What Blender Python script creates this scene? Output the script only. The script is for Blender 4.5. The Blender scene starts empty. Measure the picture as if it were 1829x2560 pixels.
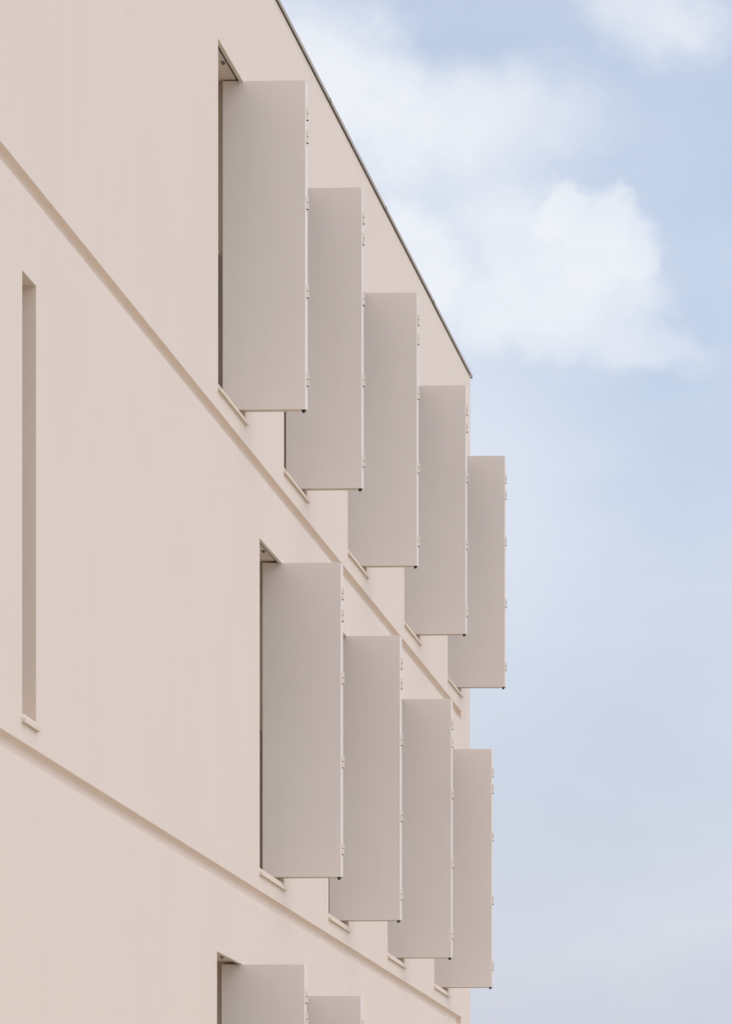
import bpy, bmesh, math, random
from mathutils import Vector, Matrix
R = math.radians
scene = bpy.context.scene
col = scene.collection
random.seed(7)

# ------------------------------------------------------------------ camera
# level camera with a rising/shifting lens, looking along the facade
CAM_Z = 1.6
CAM_X = 5.0          # metres from the facade
FPX = 11080.0        # focal length in pixels of the 2560 px tall picture
VPX, VPY = 2406.0, 3330.0
cam_d = bpy.data.cameras.new('camera')
cam = bpy.data.objects.new('camera', cam_d)
col.objects.link(cam)
cam.location = (CAM_X, 0.0, CAM_Z)
cam.rotation_euler = (R(90), 0, 0)
cam_d.sensor_width = 36.0
cam_d.lens = FPX / 2560.0 * 36.0
cam_d.shift_x = -(VPX - 914.5) / 2560.0
cam_d.shift_y = (VPY - 1280.0) / 2560.0
cam_d.clip_start = 0.1
cam_d.clip_end = 6000.0
scene.camera = cam

# ------------------------------------------------------------------ view
scene.view_settings.view_transform = 'Standard'
scene.view_settings.look = 'None'
scene.view_settings.gamma = 1.0
scene.view_settings.exposure = 0.17
scene.view_settings.use_curve_mapping = False

SUN_EL, SUN_AZ = 47.0, 102.0      # azimuth clockwise from +Y (the view direction)

# ------------------------------------------------------------------ node helper
class NT:
    def __init__(self, tree):
        self.t = tree
        self.n = tree.nodes
        self.l = tree.links
    def node(self, kind, **kw):
        nd = self.n.new(kind)
        for k, v in kw.items():
            setattr(nd, k, v)
        return nd
    def link(self, a, b):
        self.l.new(a, b)
    def put(self, sock, v):
        if v is None:
            return
        if hasattr(v, 'is_linked') or hasattr(v, 'links'):
            self.l.new(v, sock)
        else:
            sock.default_value = v
    def math(self, op, a, b=None, c=None, clamp=False):
        nd = self.node('ShaderNodeMath', operation=op, use_clamp=clamp)
        for i, v in enumerate((a, b, c)):
            self.put(nd.inputs[i], v)
        return nd.outputs[0]
    def vmath(self, op, a, b=None, scale=None):
        nd = self.node('ShaderNodeVectorMath', operation=op)
        self.put(nd.inputs[0], a)
        self.put(nd.inputs[1], b)
        if scale is not None:
            self.put(nd.inputs['Scale'], scale)
        return nd.outputs['Value'] if op in ('LENGTH', 'DOT_PRODUCT', 'DISTANCE') else nd.outputs[0]
    def noise(self, vec, scale, detail=2.0, rough=0.5, dist=0.0):
        nd = self.node('ShaderNodeTexNoise')
        self.put(nd.inputs['Vector'], vec)
        nd.inputs['Scale'].default_value = scale
        nd.inputs['Detail'].default_value = detail
        nd.inputs['Roughness'].default_value = rough
        nd.inputs['Distortion'].default_value = dist
        return nd
    def maprange(self, v, a, b, c, d, kind='SMOOTHSTEP'):
        nd = self.node('ShaderNodeMapRange', interpolation_type=kind)
        self.put(nd.inputs[0], v)
        for i, x in enumerate((a, b, c, d)):
            self.put(nd.inputs[1 + i], x)
        return nd.outputs[0]
    def mix(self, fac, a, b, blend='MIX'):
        nd = self.node('ShaderNodeMix', data_type='RGBA', blend_type=blend)
        self.put(nd.inputs[0], fac)
        self.put(nd.inputs[6], a)
        self.put(nd.inputs[7], b)
        return nd.outputs[2]

# ------------------------------------------------------------------ sky
world = bpy.data.worlds.new('World')
scene.world = world
world.use_nodes = True
W = NT(world.node_tree)
W.n.clear()
sky = W.node('ShaderNodeTexSky', sky_type='NISHITA')
sky.sun_disc = False
sky.sun_elevation = R(SUN_EL)
sky.sun_rotation = R(SUN_AZ)
sky.air_density = 1.0
sky.dust_density = 1.0
sky.ozone_density = 2.0
tc = W.node('ShaderNodeTexCoord')
D = tc.outputs['Generated']

def pix_dir(px, py):
    v = Vector(((px - VPX) / FPX, 1.0, (VPY - py) / FPX))
    return v.normalized()

wn = W.noise(D, 30.0, 6.0, 0.6)
warp = W.vmath('SCALE', W.vmath('SUBTRACT', wn.outputs['Color'], (0.5, 0.5, 0.5)), scale=0.020)
wn2 = W.noise(D, 110.0, 4.0, 0.5)
warp2 = W.vmath('SCALE', W.vmath('SUBTRACT', wn2.outputs['Color'], (0.5, 0.5, 0.5)), scale=0.008)
DW = W.vmath('ADD', W.vmath('ADD', D, warp), warp2)
fb = W.noise(D, 60.0, 5.0, 0.55, 0.3).outputs[0]
fbc = W.math('SUBTRACT', fb, 0.5)

def blob(px, py, rx, ry, edge0, edge1, amt, rag):
    """soft cloud: 1-d field roughened by noise, then a smooth edge"""
    c = pix_dir(px, py)
    v = W.vmath('MULTIPLY', W.vmath('SUBTRACT', DW, tuple(c)), (FPX / rx, 2.0, FPX / ry))
    d = W.vmath('LENGTH', v)
    f = W.math('ADD', W.math('SUBTRACT', 1.0, d), W.math('MULTIPLY', fbc, rag))
    return W.maprange(f, edge0, edge1, 0.0, amt)

blobs = [
    # px, py, rx, ry, edge0, edge1, amount, raggedness
    (1600, 50, 200, 140, 0.0, 0.9, 0.40, 0.5),
    (1730, 70, 140, 120, 0.0, 0.9, 0.36, 0.5),
    (1660, 20, 270, 130, 0.0, 0.9, 0.22, 0.4),
    # the cumulus
    (1490, 680, 200, 180, 0.0, 0.8, 0.45, 0.4),
    # its pale body to the left and below
    (1290, 590, 190, 180, 0.0, 0.75, 0.58, 0.5),
    (1240, 780, 340, 170, 0.0, 0.8, 0.66, 0.5),
    (1020, 660, 180, 170, 0.0, 0.5, 0.70, 0.5),
    (1140, 270, 480, 170, 0.0, 0.9, 0.64, 0.5),
    (800, 250, 330, 420, 0.0, 0.8, 0.75, 0.6),
    (1130, 440, 380, 190, 0.0, 0.9, 0.42, 0.5),
    (1600, 880, 260, 75, 0.0, 0.9, 0.30, 0.5),
    (1460, 820, 270, 170, 0.0, 0.9, 0.36, 0.6),
    # milky veil low on the left
    (1130, 1300, 600, 800, 0.0, 1.0, 0.34, 0.2),
]
dens = None
def screen(a, b):
    return W.math('SUBTRACT', 1.0, W.math('MULTIPLY', W.math('SUBTRACT', 1.0, a), W.math('SUBTRACT', 1.0, b)))
for b in blobs:
    m = blob(*b)
    dens = m if dens is None else screen(dens, m)
# round heads along the upper right edge of the cumulus, joined into one outline
heads = [
    (1400, 520, 95, 80, 0.0, 0.55, 0.62, 0.45),
    (1495, 560, 125, 110, 0.0, 0.50, 0.66, 0.45),
    (1570, 630, 110, 110, 0.0, 0.55, 0.60, 0.45),
    (1610, 715, 85, 120, 0.0, 0.9, 0.42, 0.45),
    (1480, 650, 160, 130, 0.0, 0.8, 0.58, 0.45),
]
hd = None
for b in heads:
    m = blob(*b)
    if hd is None:
        hd = m
    else:
        nd = W.node('ShaderNodeMath', operation='SMOOTH_MAX')
        W.link(hd, nd.inputs[0]); W.link(m, nd.inputs[1])
        nd.inputs[2].default_value = 0.18
        hd = nd.outputs[0]
hd = W.math('MAXIMUM', W.math('MINIMUM', hd, 0.8), 0.0)
dens = screen(dens, hd)
# thin broken cloud everywhere on the dome
wisp = W.noise(W.vmath('MULTIPLY', D, (1.0, 1.0, 2.2)), 6.0, 6.0, 0.55)
wispm = W.maprange(wisp.outputs[0], 0.36, 0.78, 0.23, 0.50)
dens = screen(dens, wispm)
sepd = W.node('ShaderNodeSeparateXYZ')
W.link(D, sepd.inputs[0])
SKY_K = 0.15
base = W.vmath('SCALE', sky.outputs[0], scale=SKY_K)
veil = W.maprange(sepd.outputs[2], 0.05, 0.24, 0.93, 0.22, 'LINEAR')
hazed = W.mix(veil, base, (0.405, 0.418, 0.54, 1))
cloudc = W.mix(dens, hazed, (0.82, 0.835, 0.865, 1))
bg = W.node('ShaderNodeBackground')
W.link(cloudc, bg.inputs[0])
bg.inputs[1].default_value = 1.0
wo = W.node('ShaderNodeOutputWorld')
W.link(bg.outputs[0], wo.inputs[0])

# ------------------------------------------------------------------ sun behind thin cloud
sun_d = bpy.data.lights.new('sun', 'SUN')
sun_d.energy = 1.05
sun_d.angle = R(80)
sun_d.color = (1.0, 0.955, 0.90)
sun = bpy.data.objects.new('sun', sun_d)
col.objects.link(sun)
sv = Vector((math.sin(R(SUN_AZ)) * math.cos(R(SUN_EL)), math.cos(R(SUN_AZ)) * math.cos(R(SUN_EL)), math.sin(R(SUN_EL))))
sun.rotation_euler = sv.to_track_quat('Z', 'Y').to_euler()
sun.location = (30, 30, 40)

# ------------------------------------------------------------------ materials
def material(name, color, rough=0.6, spec=0.5, metal=0.0):
    m = bpy.data.materials.new(name)
    m.use_nodes = True
    T = NT(m.node_tree)
    p = T.n['Principled BSDF']
    p.inputs['Base Color'].default_value = (*color, 1)
    p.inputs['Roughness'].default_value = rough
    p.inputs['Specular IOR Level'].default_value = spec
    p.inputs['Metallic'].default_value = metal
    return m, T, p

def scaled(c, k):
    return (c[0] * k, c[1] * k, c[2] * k, 1)

def plaster():
    c = (0.805, 0.674, 0.583)
    m, T, p = material('pale_pink_render', c, 0.68, 0.5)
    g = T.node('ShaderNodeNewGeometry').outputs['Position']
    big = T.noise(g, 0.55, 4.0, 0.55).outputs[0]
    streak = T.noise(T.vmath('MULTIPLY', g, (1.0, 1.0, 0.05)), 9.0, 4.0, 0.6).outputs[0]
    fine = T.noise(g, 60.0, 3.0, 0.6).outputs[0]
    k = T.math('ADD', T.math('MULTIPLY', T.math('SUBTRACT', big, 0.5), 0.075),
               T.math('ADD', T.math('MULTIPLY', T.math('SUBTRACT', streak, 0.5), 0.065),
                      T.math('MULTIPLY', T.math('SUBTRACT', fine, 0.5), 0.03)))
    fac = T.math('ADD', 0.5, T.math('MULTIPLY', k, 5.0), clamp=True)
    colr = T.mix(fac, scaled((c[0], c[1] * 0.99, c[2] * 0.985), 0.90), scaled(c, 1.10))
    # one small mortar speck high on the wall
    d1 = T.vmath('DISTANCE', g, (0.0, 36.64, 11.176))
    sp = T.maprange(d1, 0.004, 0.010, 0.6, 0.0)
    colr = T.mix(sp, colr, (0.20, 0.15, 0.12, 1))
    T.link(colr, p.inputs['Base Color'])
    b1 = T.node('ShaderNodeBump')
    b1.inputs['Strength'].default_value = 0.12
    b1.inputs['Distance'].default_value = 0.004
    T.link(T.noise(g, 140.0, 3.0, 0.6).outputs[0], b1.inputs['Height'])
    b2 = T.node('ShaderNodeBump')
    b2.inputs['Strength'].default_value = 0.25
    b2.inputs['Distance'].default_value = 0.010
    T.link(T.noise(g, 2.2, 3.0, 0.5).outputs[0], b2.inputs['Height'])
    T.link(b1.outputs[0], b2.inputs['Normal'])
    T.link(b2.outputs[0], p.inputs['Normal'])
    return m

def paint(name, c, rough, var=0.05):
    m, T, p = material(name, c, rough, 0.4)
    oi = T.node('ShaderNodeObjectInfo')
    g = T.node('ShaderNodeNewGeometry').outputs['Position']
    g2 = T.vmath('ADD', g, T.vmath('SCALE', (1.0, 1.7, 0.6), scale=T.math('MULTIPLY', oi.outputs['Random'], 20.0)))
    streak = T.noise(T.vmath('MULTIPLY', g2, (1.0, 1.0, 0.02)), 70.0, 3.0, 0.6).outputs[0]
    big = T.noise(T.vmath('MULTIPLY', g2, (1.0, 1.0, 0.4)), 2.2, 3.0, 0.5).outputs[0]
    fac = T.math('ADD', T.math('MULTIPLY', streak, 0.45), T.math('MULTIPLY', big, 0.55))
    fac = T.maprange(fac, 0.3, 0.7, 0.0, 1.0, 'LINEAR')
    colr = T.mix(fac, scaled(c, 1 - var), scaled(c, 1 + var))
    tint = T.math('ADD', 0.975, T.math('MULTIPLY', oi.outputs['Random'], 0.05))
    colr = T.vmath('SCALE', colr, scale=tint)
    T.link(colr, p.inputs['Base Color'])
    T.link(T.math('ADD', rough - 0.05, T.math('MULTIPLY', big, 0.1)), p.inputs['Roughness'])
    b = T.node('ShaderNodeBump')
    b.inputs['Strength'].default_value = 0.05
    b.inputs['Distance'].default_value = 0.002
    T.link(T.noise(g, 330.0, 2.0, 0.5).outputs[0], b.inputs['Height'])
    T.link(b.outputs[0], p.inputs['Normal'])
    return m

M = {}
M['plaster'] = plaster()
M['shutter'] = paint('shutter_powder_coat', (0.86, 0.755, 0.695), 0.5, 0.022)
M['hinge'] = paint('hinge_powder_coat', (0.80, 0.70, 0.64), 0.5, 0.02)
M['sill'] = paint('sill_cast_stone', (0.78, 0.655, 0.55), 0.8, 0.05)
M['coping'] = paint('coping_zinc_paint', (0.43, 0.36, 0.315), 0.7, 0.05)
M['frame'] = paint('window_frame_paint', (0.68, 0.585, 0.46), 0.5, 0.03)
M['soffit'] = paint('soffit_panel_paint', (0.62, 0.54, 0.47), 0.7, 0.03)
M['rubber'] = material('black_rubber', (0.012, 0.010, 0.009), 0.6)[0]
M['dark'] = material('dark_steel_and_shade', (0.05, 0.04, 0.03), 0.5)[0]
M['gasket'] = material('grey_gasket', (0.20, 0.17, 0.15), 0.8)[0]

def pane_mat():
    m, T, p = material('window_glass', (0.34, 0.31, 0.27), 0.05, 0.6)
    g = T.node('ShaderNodeNewGeometry').outputs['Position']
    T.link(T.maprange(T.noise(g, 1.5, 2.0).outputs[0], 0.3, 0.7, 0.03, 0.07), p.inputs['Roughness'])
    return m
def guard_mat():
    m, T, p = material('guard_glass', (0.80, 0.84, 0.80), 0.05, 0.5)
    p.inputs['Alpha'].default_value = 0.16
    return m
M['pane'] = pane_mat()
M['guard'] = guard_mat()

def ground_mat():
    m, T, p = material('pale_stone_paving', (0.34, 0.28, 0.22), 0.85)
    g = T.node('ShaderNodeNewGeometry').outputs['Position']
    n = T.noise(g, 0.8, 6.0, 0.6).outputs[0]
    T.link(T.mix(n, (0.54, 0.50, 0.375, 1), (0.63, 0.59, 0.455, 1)), p.inputs['Base Color'])
    return m
M['ground'] = ground_mat()

# ------------------------------------------------------------------ mesh helpers
def obj(name, verts, faces, mat, parent=None, smooth=False, bevel=None, merge=True):
    me = bpy.data.meshes.new(name)
    bm = bmesh.new()
    vs = [bm.verts.new(v) for v in verts]
    for f in faces:
        try:
            bm.faces.new([vs[i] for i in f])
        except ValueError:
            pass
    if merge:
        bmesh.ops.remove_doubles(bm, verts=bm.verts, dist=1e-5)
    bmesh.ops.recalc_face_normals(bm, faces=bm.faces)
    if bevel:
        es = [e for e in bm.edges if len(e.link_faces) == 2 and e.calc_face_angle(0) > R(30)]
        bmesh.ops.bevel(bm, geom=es, offset=bevel, segments=2, profile=0.5, affect='EDGES', clamp_overlap=True)
    bm.to_mesh(me)
    bm.free()
    for m in (mat if isinstance(mat, (list, tuple)) else [mat]):
        me.materials.append(m)
    o = bpy.data.objects.new(name, me)
    col.objects.link(o)
    if parent:
        o.parent = parent
    return o

class MB:
    """collects boxes and cylinders for one mesh"""
    def __init__(self):
        self.v, self.f, self.mi = [], [], []
    def box(self, x0, x1, y0, y1, z0, z1, mi=0):
        b = len(self.v)
        self.v += [(x, y, z) for x in (x0, x1) for y in (y0, y1) for z in (z0, z1)]
        for q in ((0, 1, 3, 2), (4, 6, 7, 5), (0, 4, 5, 1), (2, 3, 7, 6), (0, 2, 6, 4), (1, 5, 7, 3)):
            self.f.append([b + i for i in q])
            self.mi.append(mi)
        return self
    def cyl(self, c, axis, r, h, n=12, mi=0):
        b = len(self.v)
        ax = 'xyz'.index(axis)
        for k in (0, 1):
            for i in range(n):
                a = 2 * math.pi * i / n
                p = [0, 0, 0]
                p[ax] = c[ax] + k * h
                p[(ax + 1) % 3] = c[(ax + 1) % 3] + r * math.cos(a)
                p[(ax + 2) % 3] = c[(ax + 2) % 3] + r * math.sin(a)
                self.v.append(tuple(p))
        for i in range(n):
            j = (i + 1) % n
            self.f.append([b + i, b + j, b + n + j, b + n + i])
            self.mi.append(mi)
        self.f.append([b + i for i in range(n)][::-1])
        self.f.append([b + n + i for i in range(n)])
        self.mi += [mi, mi]
        return self
    def build(self, name, mat, parent=None, bevel=None):
        o = obj(name, self.v, self.f, mat, parent, bevel=bevel, merge=False)
        if any(self.mi):
            if not bevel:
                for p, k in zip(o.data.polygons, self.mi):
                    p.material_index = k
        return o

def empty(name, loc=(0, 0, 0), parent=None):
    o = bpy.data.objects.new(name, None)
    o.empty_display_size = 0.2
    o.location = loc
    col.objects.link(o)
    if parent:
        o.parent = parent
    return o

# ------------------------------------------------------------------ ground
gs = 3000.0
g = obj('ground', [(-gs, -gs, 0), (gs, -gs, 0), (gs, gs, 0), (-gs, gs, 0)], [(0, 1, 2, 3)], M['ground'])
g['kind'] = 'structure'

# ------------------------------------------------------------------ facade layout (metres)
K = 55.4
OPEN_BEFORE = 1.045      # shutter front face to the near jamb
OPEN_AFTER = 0.0905      # shutter front face to the far jamb
rows = {
    'top':    dict(ys=[0.55636, 0.60844, 0.66980, 0.73542, 0.79578], zt=8.690 + CAM_Z, top=8.702 + CAM_Z, zs=6.4156 + CAM_Z),
    'middle': dict(ys=[0.58805, 0.64985, 0.71469, 0.77597], zt=5.648 + CAM_Z, top=5.655 + CAM_Z, zs=3.3445 + CAM_Z),
    'lower':  dict(ys=[0.55552, 0.60758, 0.66900, 0.73460, 0.79500], zt=2.552 + CAM_Z, top=2.553 + CAM_Z, zs=0.2895 + CAM_Z),
}
Y_NEAR, Y_CORNER = -6.0, 44.99
Z_TOP = 1.9399 * 5 + CAM_Z
G1, G2 = 1.23831 * 5 + CAM_Z, 0.62794 * 5 + CAM_Z
G_H, G_D = 0.090, 0.047
COVE = 0.034
G_END = 44.19
REC = 0.40

openings = []    # y0, y1, z0, z1, slit?
for rn, r in rows.items():
    for y in r['ys']:
        Y = y * K
        openings.append((Y - OPEN_BEFORE, Y + OPEN_AFTER, r['zs'] - 0.043, r['zt'], False))
slits = []
slits.append((22.575, 22.935, rows['top']['zs'] - 0.043, rows['top']['zt'], True))
slits.append((23.580, 23.940, rows['middle']['zs'] - 0.052, rows['middle']['zt'], True))
openings += slits

SLOT0, SLOT1, SLOT_H, BOARD = 0.026, 0.049, 0.08, 0.022

def build_wall(parent):
    ys = {Y_NEAR, Y_CORNER, G_END}
    zs = {-0.3, Z_TOP, G1, G1 - G_H, G2, G2 - G_H}
    for o in openings:
        ys |= {o[0], o[1]}
        zs |= {o[2], o[3]}
    # extra cuts so the plaster plane has no very long cells
    ys, zs = sorted(ys), sorted(zs)
    ny, nz = len(ys) - 1, len(zs) - 1
    def depth(i, j):
        if i < 0 or j < 0 or i >= ny or j >= nz:
            return None
        y, z = (ys[i] + ys[i + 1]) / 2, (zs[j] + zs[j + 1]) / 2
        for o in openings:
            if o[0] < y < o[1] and o[2] < z < o[3]:
                return -REC
        if y < G_END and (G1 - G_H < z < G1 or G2 - G_H < z < G2):
            return -G_D
        return 0.0
    v, f = [], []
    def quad(*p):
        b = len(v)
        v.extend(p)
        f.append([b, b + 1, b + 2, b + 3])
    for i in range(ny):
        for j in range(nz):
            d = depth(i, j)
            zu = zs[j + 1] - COVE if d == -G_D else zs[j + 1]
            quad((d, ys[i], zs[j]), (d, ys[i + 1], zs[j]), (d, ys[i + 1], zu), (d, ys[i], zu))
            e = depth(i + 1, j)
            if e is not None and e != d:
                y = ys[i + 1]
                quad((d, y, zs[j]), (e, y, zs[j]), (e, y, zs[j + 1]), (d, y, zs[j + 1]))
            e = depth(i, j + 1)
            if e is not None and e != d:
                z = zs[j + 1]
                if d == -REC and e == 0.0 and any(abs(o[3] - z) < 1e-6 and not o[4] and o[0] - 1e-6 <= ys[i] and ys[i + 1] <= o[1] + 1e-6 for o in openings):
                    a, b_ = ys[i], ys[i + 1]
                    prof = [(0, z), (-SLOT0, z), (-SLOT0, z + SLOT_H), (-SLOT1, z + SLOT_H), (-SLOT1, z + BOARD), (-REC, z + BOARD), (-REC, z)]
                    for (xa, za), (xb, zb) in zip(prof[:-1], prof[1:]):
                        quad((xa, a, za), (xb, a, zb), (xb, b_, zb), (xa, b_, za))
                elif d == -G_D:      # coved top of a wall groove
                    prof = [(0.0, z)] + [(-G_D + COVE * (1 - math.sin(R(a))), z - COVE * (1 - math.cos(R(a)))) for a in (0, 15, 30, 45, 60, 75, 90)]
                    for (xa, za), (xb, zb) in zip(prof[:-1], prof[1:]):
                        quad((xa, ys[i], za), (xb, ys[i], zb), (xb, ys[i + 1], zb), (xa, ys[i + 1], za))
                else:
                    quad((d, ys[i], z), (e, ys[i], z), (e, ys[i + 1], z), (d, ys[i + 1], z))
    # close the little ends of the track slot above the jambs
    for o in openings:
        if not o[4]:
            for y in (o[0], o[1]):
                quad((-SLOT0, y, o[3]), (-SLOT1, y, o[3]), (-SLOT1, y, o[3] + SLOT_H), (-SLOT0, y, o[3] + SLOT_H))
                quad((-SLOT1, y, o[3]), (-REC, y, o[3]), (-REC, y, o[3] + BOARD), (-SLOT1, y, o[3] + BOARD))
    # end wall, back, near end
    XB = -13.0
    quad((0, Y_CORNER, -0.3), (XB, Y_CORNER, -0.3), (XB, Y_CORNER, Z_TOP), (0, Y_CORNER, Z_TOP))
    quad((0, Y_NEAR, -0.3), (XB, Y_NEAR, -0.3), (XB, Y_NEAR, Z_TOP), (0, Y_NEAR, Z_TOP))
    quad((XB, Y_NEAR, -0.3), (XB, Y_CORNER, -0.3), (XB, Y_CORNER, Z_TOP), (XB, Y_NEAR, Z_TOP))
    me = bpy.data.meshes.new('wall')
    bm = bmesh.new()
    vs = [bm.verts.new(p) for p in v]
    for q in f:
        bm.faces.new([vs[k] for k in q])
    bmesh.ops.remove_doubles(bm, verts=bm.verts, dist=1e-5)
    bmesh.ops.recalc_face_normals(bm, faces=bm.faces)
    es = []
    for e in bm.edges:
        if len(e.link_faces) == 2 and e.calc_face_angle(0) > R(30):
            a, b = e.verts
            if max(a.co.x, b.co.x) > -0.001 and min(a.co.x, b.co.x) > -0.001:
                es.append(e)
    bmesh.ops.bevel(bm, geom=es, offset=0.004, segments=2, profile=0.5, affect='EDGES', clamp_overlap=True)
    bm.to_mesh(me)
    bm.free()
    me.materials.append(M['plaster'])
    o = bpy.data.objects.new('wall', me)
    col.objects.link(o)
    o.parent = parent
    return o

building = empty('apartment_building', (0, 0, 0))
building['label'] = 'pale pink rendered apartment building with three rows of folding shutters standing open'
building['category'] = 'building'
build_wall(building)
obj('roof', [(-0.05, Y_NEAR, Z_TOP - 0.02), (-0.05, Y_CORNER - 0.05, Z_TOP - 0.02), (-12.95, Y_CORNER - 0.05, Z_TOP - 0.02), (-12.95, Y_NEAR, Z_TOP - 0.02)],
    [(0, 1, 2, 3)], M['coping'], building)

# ------------------------------------------------------------------ roof-edge coping, one bent sheet after another
joints = [34.95 - 3.42 * k for k in range(11, 0, -1)] + [34.95, 38.31, 41.78, Y_CORNER + 0.085]
joints = [Y_NEAR] + [j for j in joints if j > Y_NEAR + 1]
def coping_piece(y0, y1, lift):
    # folded sheet: front flange standing off the wall, top plate falling inwards
    xo, t = 0.0155, 0.003
    zt = Z_TOP + 0.030 + lift
    zb = Z_TOP - 0.003 + lift
    prof = [(xo - t, zb), (xo, zb), (xo, zt), (-0.40, zt - 0.012), (-0.40, zt - 0.015), (xo - t, zt - 0.004)]
    n = len(prof)
    v = [(x, y, z) for y in (y0, y1) for x, z in prof]
    f = [[i, (i + 1) % n, n + (i + 1) % n, n + i] for i in range(n)] + [list(range(n))[::-1], list(range(n, 2 * n))]
    return obj('coping', v, f, M['coping'], building)
for k in range(len(joints) - 1):
    coping_piece(joints[k] + 0.004, joints[k + 1] - 0.004, (0.0, 0.0016, -0.001)[k % 3])
for j in joints[1:-1]:
    MB().box(0.0150, 0.0182, j - 0.018, j + 0.018, Z_TOP - 0.001, Z_TOP + 0.0315).build('coping_joint_strip', M['gasket'], building)
MB().box(-0.40, 0.0125, Y_CORNER + 0.0775, Y_CORNER + 0.0805, Z_TOP - 0.003, Z_TOP + 0.016).build('coping_end_cap', M['coping'], building)

# ------------------------------------------------------------------ windows
def sill(parent, y0, y1, z):
    """z: bottom edge of the opening; nosing sits a little lower and proud of the wall"""
    ov = 0.023
    zt, zb, p = z - 0.029, z - 0.050, 0.021
    v, f = [], []
    prof = [(-0.001, zt + 0.004), (p, zt), (p, zb), (0.012, zb), (0.012, zb + 0.004), (0.008, zb + 0.004), (0.008, zb), (-0.001, zb)]
    n = len(prof)
    for y in (y0 - ov, y1 + ov):
        v += [(x, y, zz) for x, zz in prof]
    f = [[i, (i + 1) % n, n + (i + 1) % n, n + i] for i in range(n)] + [list(range(n)), list(range(n, 2 * n))]
    # bed of the sill inside the reveal
    b = len(v)
    prof2 = [(-REC + 0.01, z + 0.030), (-0.004, z + 0.003), (-0.004, z - 0.004), (-REC + 0.01, z - 0.004)]
    for y in (y0 + 0.002, y1 - 0.002):
        v += [(x, y, zz) for x, zz in prof2]
    f += [[b + i, b + (i + 1) % 4, b + 4 + (i + 1) % 4, b + 4 + i] for i in range(4)] + [[b, b + 1, b + 2, b + 3], [b + 4, b + 5, b + 6, b + 7]]
    return obj('sill', v, f, M['sill'], parent, merge=False)

def window(y0, y1, z0, z1, slit):
    fx0, fx1 = -0.385, -0.325
    w = 0.05
    a, b, c, d = y0 + 0.003, y1 - 0.003, z0 + 0.031, z1 + (0.010 if not slit else -0.003)
    fr = MB()
    fr.box(fx0, fx1, a, a + w, c, d).box(fx0, fx1, b - w, b, c, d)
    fr.box(fx0, fx1, a + w, b - w, c, c + w).box(fx0, fx1, a + w, b - w, d - w, d)
    if not slit:
        m = (a + b) / 2
        fr.box(fx0, fx1, m - 0.045, m + 0.045, c + w, d - w)
    o = fr.build('window', M['frame'], building)
    spans = [(a + w, b - w)] if slit else [(a + w, m - 0.045), (m + 0.045, b - w)]
    for s0, s1 in spans:
        MB().box(-0.365, -0.345, s0, s1, c + w, d - w).build('pane', M['pane'], o)
    sill(o, y0, y1, z0)
    if not slit:
        # glass guard across the lower part, held at the jambs by clamps with round bolts
        gz = z0 + 1.13
        MB().box(-0.188, -0.178, y0 + 0.012, y1 - 0.012, z0 + 0.05, gz).build('guard_glass', M['guard'], o)
        MB().box(-0.191, -0.175, y0 + 0.004, y1 - 0.030, gz + 0.001, gz + 0.016).build('guard_rail', M['sill'], o)
        for yy in (y0 + 0.002, y1 - 0.012):
            MB().box(-0.214, -0.172, yy, yy + 0.010, z0 + 0.04, gz - 0.002).build('guard_channel', M['frame'], o)
        for zz in (z0 + 0.30, z0 + 0.945):
            MB().cyl((-0.194, y1 - 0.0165, zz), 'y', 0.0085, 0.0045, 12).build('bolt', M['dark'], o)
        yc = y1 - OPEN_AFTER - 0.41
        MB().box(-SLOT1 + 0.0005, -SLOT0 - 0.0005, y0 + 0.002, y1 - 0.002, z1 + 0.016, z1 + 0.07).build('shutter_track', M['dark'], o)
        MB().box(-0.085, -0.062, yc - 0.03, yc + 0.03, z1 + 0.016, z1 + 0.0215).cyl((-0.073, yc, z1 + 0.004), 'z', 0.005, 0.017, 10).build('catch', M['gasket'], o)
    return o

for o in openings:
    window(*o)

# ------------------------------------------------------------------ folding shutters
LEAF_T, LEAF_GAP = 0.040, 0.004
X_IN, X_OUT = -0.146, 0.433

def leaf_mesh(h, inner, outer):
    """panel in the X-Z plane, rounded at the outer corners, soft edges, thickness LEAF_T along Y"""
    rr = 0.011
    pts = [(inner, 0.0)]
    for cx, cz, a0 in ((outer - rr, rr, -90), (outer - rr, h - rr, 0)):
        for k in range(5):
            a = R(a0 + 22.5 * k)
            pts.append((cx + rr * math.cos(a), cz + rr * math.sin(a)))
    pts.append((inner, h))
    bm = bmesh.new()
    vs = [bm.verts.new((x, 0, z)) for x, z in pts]
    fc = bm.faces.new(vs)
    ex = bmesh.ops.extrude_face_region(bm, geom=[fc])
    bmesh.ops.translate(bm, verts=[e for e in ex['geom'] if isinstance(e, bmesh.types.BMVert)], vec=(0, LEAF_T, 0))
    bmesh.ops.recalc_face_normals(bm, faces=bm.faces)
    es = [e for e in bm.edges if e.calc_face_angle(0) > R(60)]
    bmesh.ops.bevel(bm, geom=es, offset=0.0022, segments=2, profile=0.5, affect='EDGES', clamp_overlap=True)
    # drip channel along the underside
    me = bpy.data.meshes.new('leaf')
    bm.to_mesh(me)
    bm.free()
    me.materials.append(M['shutter'])
    return me

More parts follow.
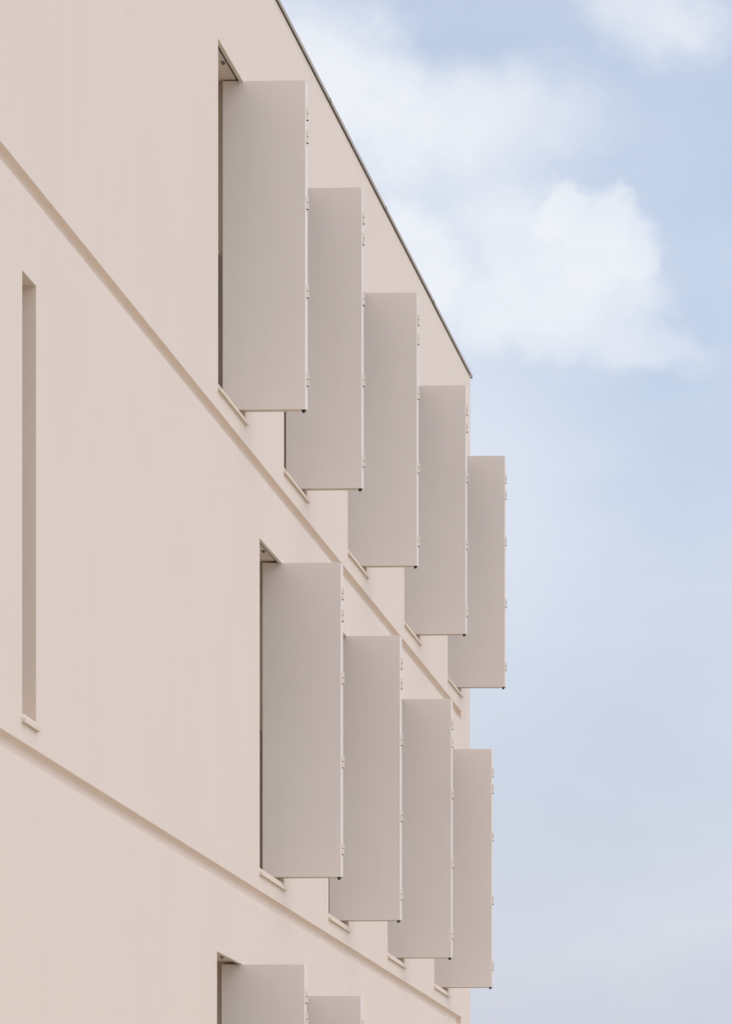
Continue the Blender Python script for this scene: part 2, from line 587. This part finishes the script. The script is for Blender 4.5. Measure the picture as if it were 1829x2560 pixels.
def hinge_mesh():
    m = MB()
    hy, hx = LEAF_T + LEAF_GAP * 0.5 + 0.007, 0.0065
    m.cyl((hx, hy, 0.005), 'z', 0.0085, 0.042, 12, 0)
    m.cyl((hx, hy, 0.052), 'z', 0.0085, 0.040, 12, 0)
    m.cyl((hx, hy, 0.0), 'z', 0.0078, 0.005, 12, 1)  # this dark ring and the next: shade under the knuckles, put in as colour
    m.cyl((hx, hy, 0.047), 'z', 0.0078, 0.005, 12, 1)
    m.box(-0.0005, 0.003, hy + 0.003, hy + 0.030, 0.006, 0.090, 0)
    m.box(-0.0005, 0.003, hy - 0.026, hy - 0.003, 0.006, 0.090, 0)
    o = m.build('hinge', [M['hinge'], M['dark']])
    me = o.data
    bpy.data.objects.remove(o)
    return me

def simple_mesh(name, mb, mat):
    o = mb.build(name, mat)
    me = o.data
    bpy.data.objects.remove(o)
    return me

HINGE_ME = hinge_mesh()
# black guide pin under the outer corner
PIN_ME = simple_mesh('guide_pin', MB().box(-0.030, 0.0, 0.020, 0.060, -0.006, 0.0005).cyl((-0.016, 0.036, -0.019), 'z', 0.0095, 0.014, 12), M['rubber'])
CAP_ME = simple_mesh('screw_cap', MB().cyl((-0.0005, 0, 0), 'x', 0.0065, 0.0022, 10), M['hinge'])

def link_child(name, me, parent, loc):
    o = bpy.data.objects.new(name, me)
    col.objects.link(o)
    o.parent = parent
    o.location = loc
    return o

leaf_cache = {}
def shutter(Y, zb, zt, label, X_OUT=X_OUT):
    h = zt - zb
    s = empty('folding_shutter', (0, Y, zb), building)
    s['label'] = label
    s.rotation_euler = (0, 0, R(-2.0 + random.uniform(-0.6, 0.6)))
    key = (round(h, 3), X_OUT)
    if key not in leaf_cache:
        leaf_cache[key] = (leaf_mesh(h, X_IN, X_OUT), leaf_mesh(h, X_IN + 0.05, X_OUT + 0.0005),
                           simple_mesh('gasket', MB().box(X_IN + 0.06, X_OUT - 0.006, LEAF_T - 0.001, LEAF_T + LEAF_GAP + 0.001, 0.012, h - 0.012), M['gasket']),
                           simple_mesh('bottom_channel', MB().box(X_IN + 0.02, X_OUT - 0.05, 0.012, 0.030, -0.003, 0.002).box(X_IN + 0.07, X_OUT - 0.05, LEAF_T + LEAF_GAP + 0.010, LEAF_T + LEAF_GAP + 0.028, -0.003, 0.002), M['soffit']))
    a, b, gk, ch = leaf_cache[key]
    link_child('leaf', a, s, (0, 0, 0))
    link_child('leaf', b, s, (0, LEAF_T + LEAF_GAP, 0))
    link_child('gasket', gk, s, (0, 0, 0))
    link_child('bottom_channel', ch, s, (0, 0, 0))
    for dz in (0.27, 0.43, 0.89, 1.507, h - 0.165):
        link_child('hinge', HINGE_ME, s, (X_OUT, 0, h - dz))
    for dz in (0.16, 0.95, 1.35, 1.75, h - 0.14):
        link_child('screw_cap', CAP_ME, s, (X_OUT, 0.016, h - dz))
    link_child('guide_pin', PIN_ME, s, (X_OUT - 0.004, 0, 0))
    return s

ordn = ['nearest', 'second', 'third', 'fourth', 'fifth and farthest']
for rn, r in rows.items():
    for i, y in enumerate(r['ys']):
        od = ordn[i]
        if rn == 'middle' and i == 3:
            od = 'fourth and farthest'
        lab = {'top': '%s shutter of the top row, below the roof edge, folded open at right angles to the wall',
               'middle': '%s shutter of the middle row, between the two wall grooves, folded open',
               'lower': '%s shutter of the lowest row, below the lower wall groove, folded open'}[rn] % od
        big = rn == 'top' and i == 4      # a slightly larger leaf
        shutter(y * K, r['zs'], r['top'] + (0.013 if big else 0), lab, X_OUT + (0.012 if big else 0))
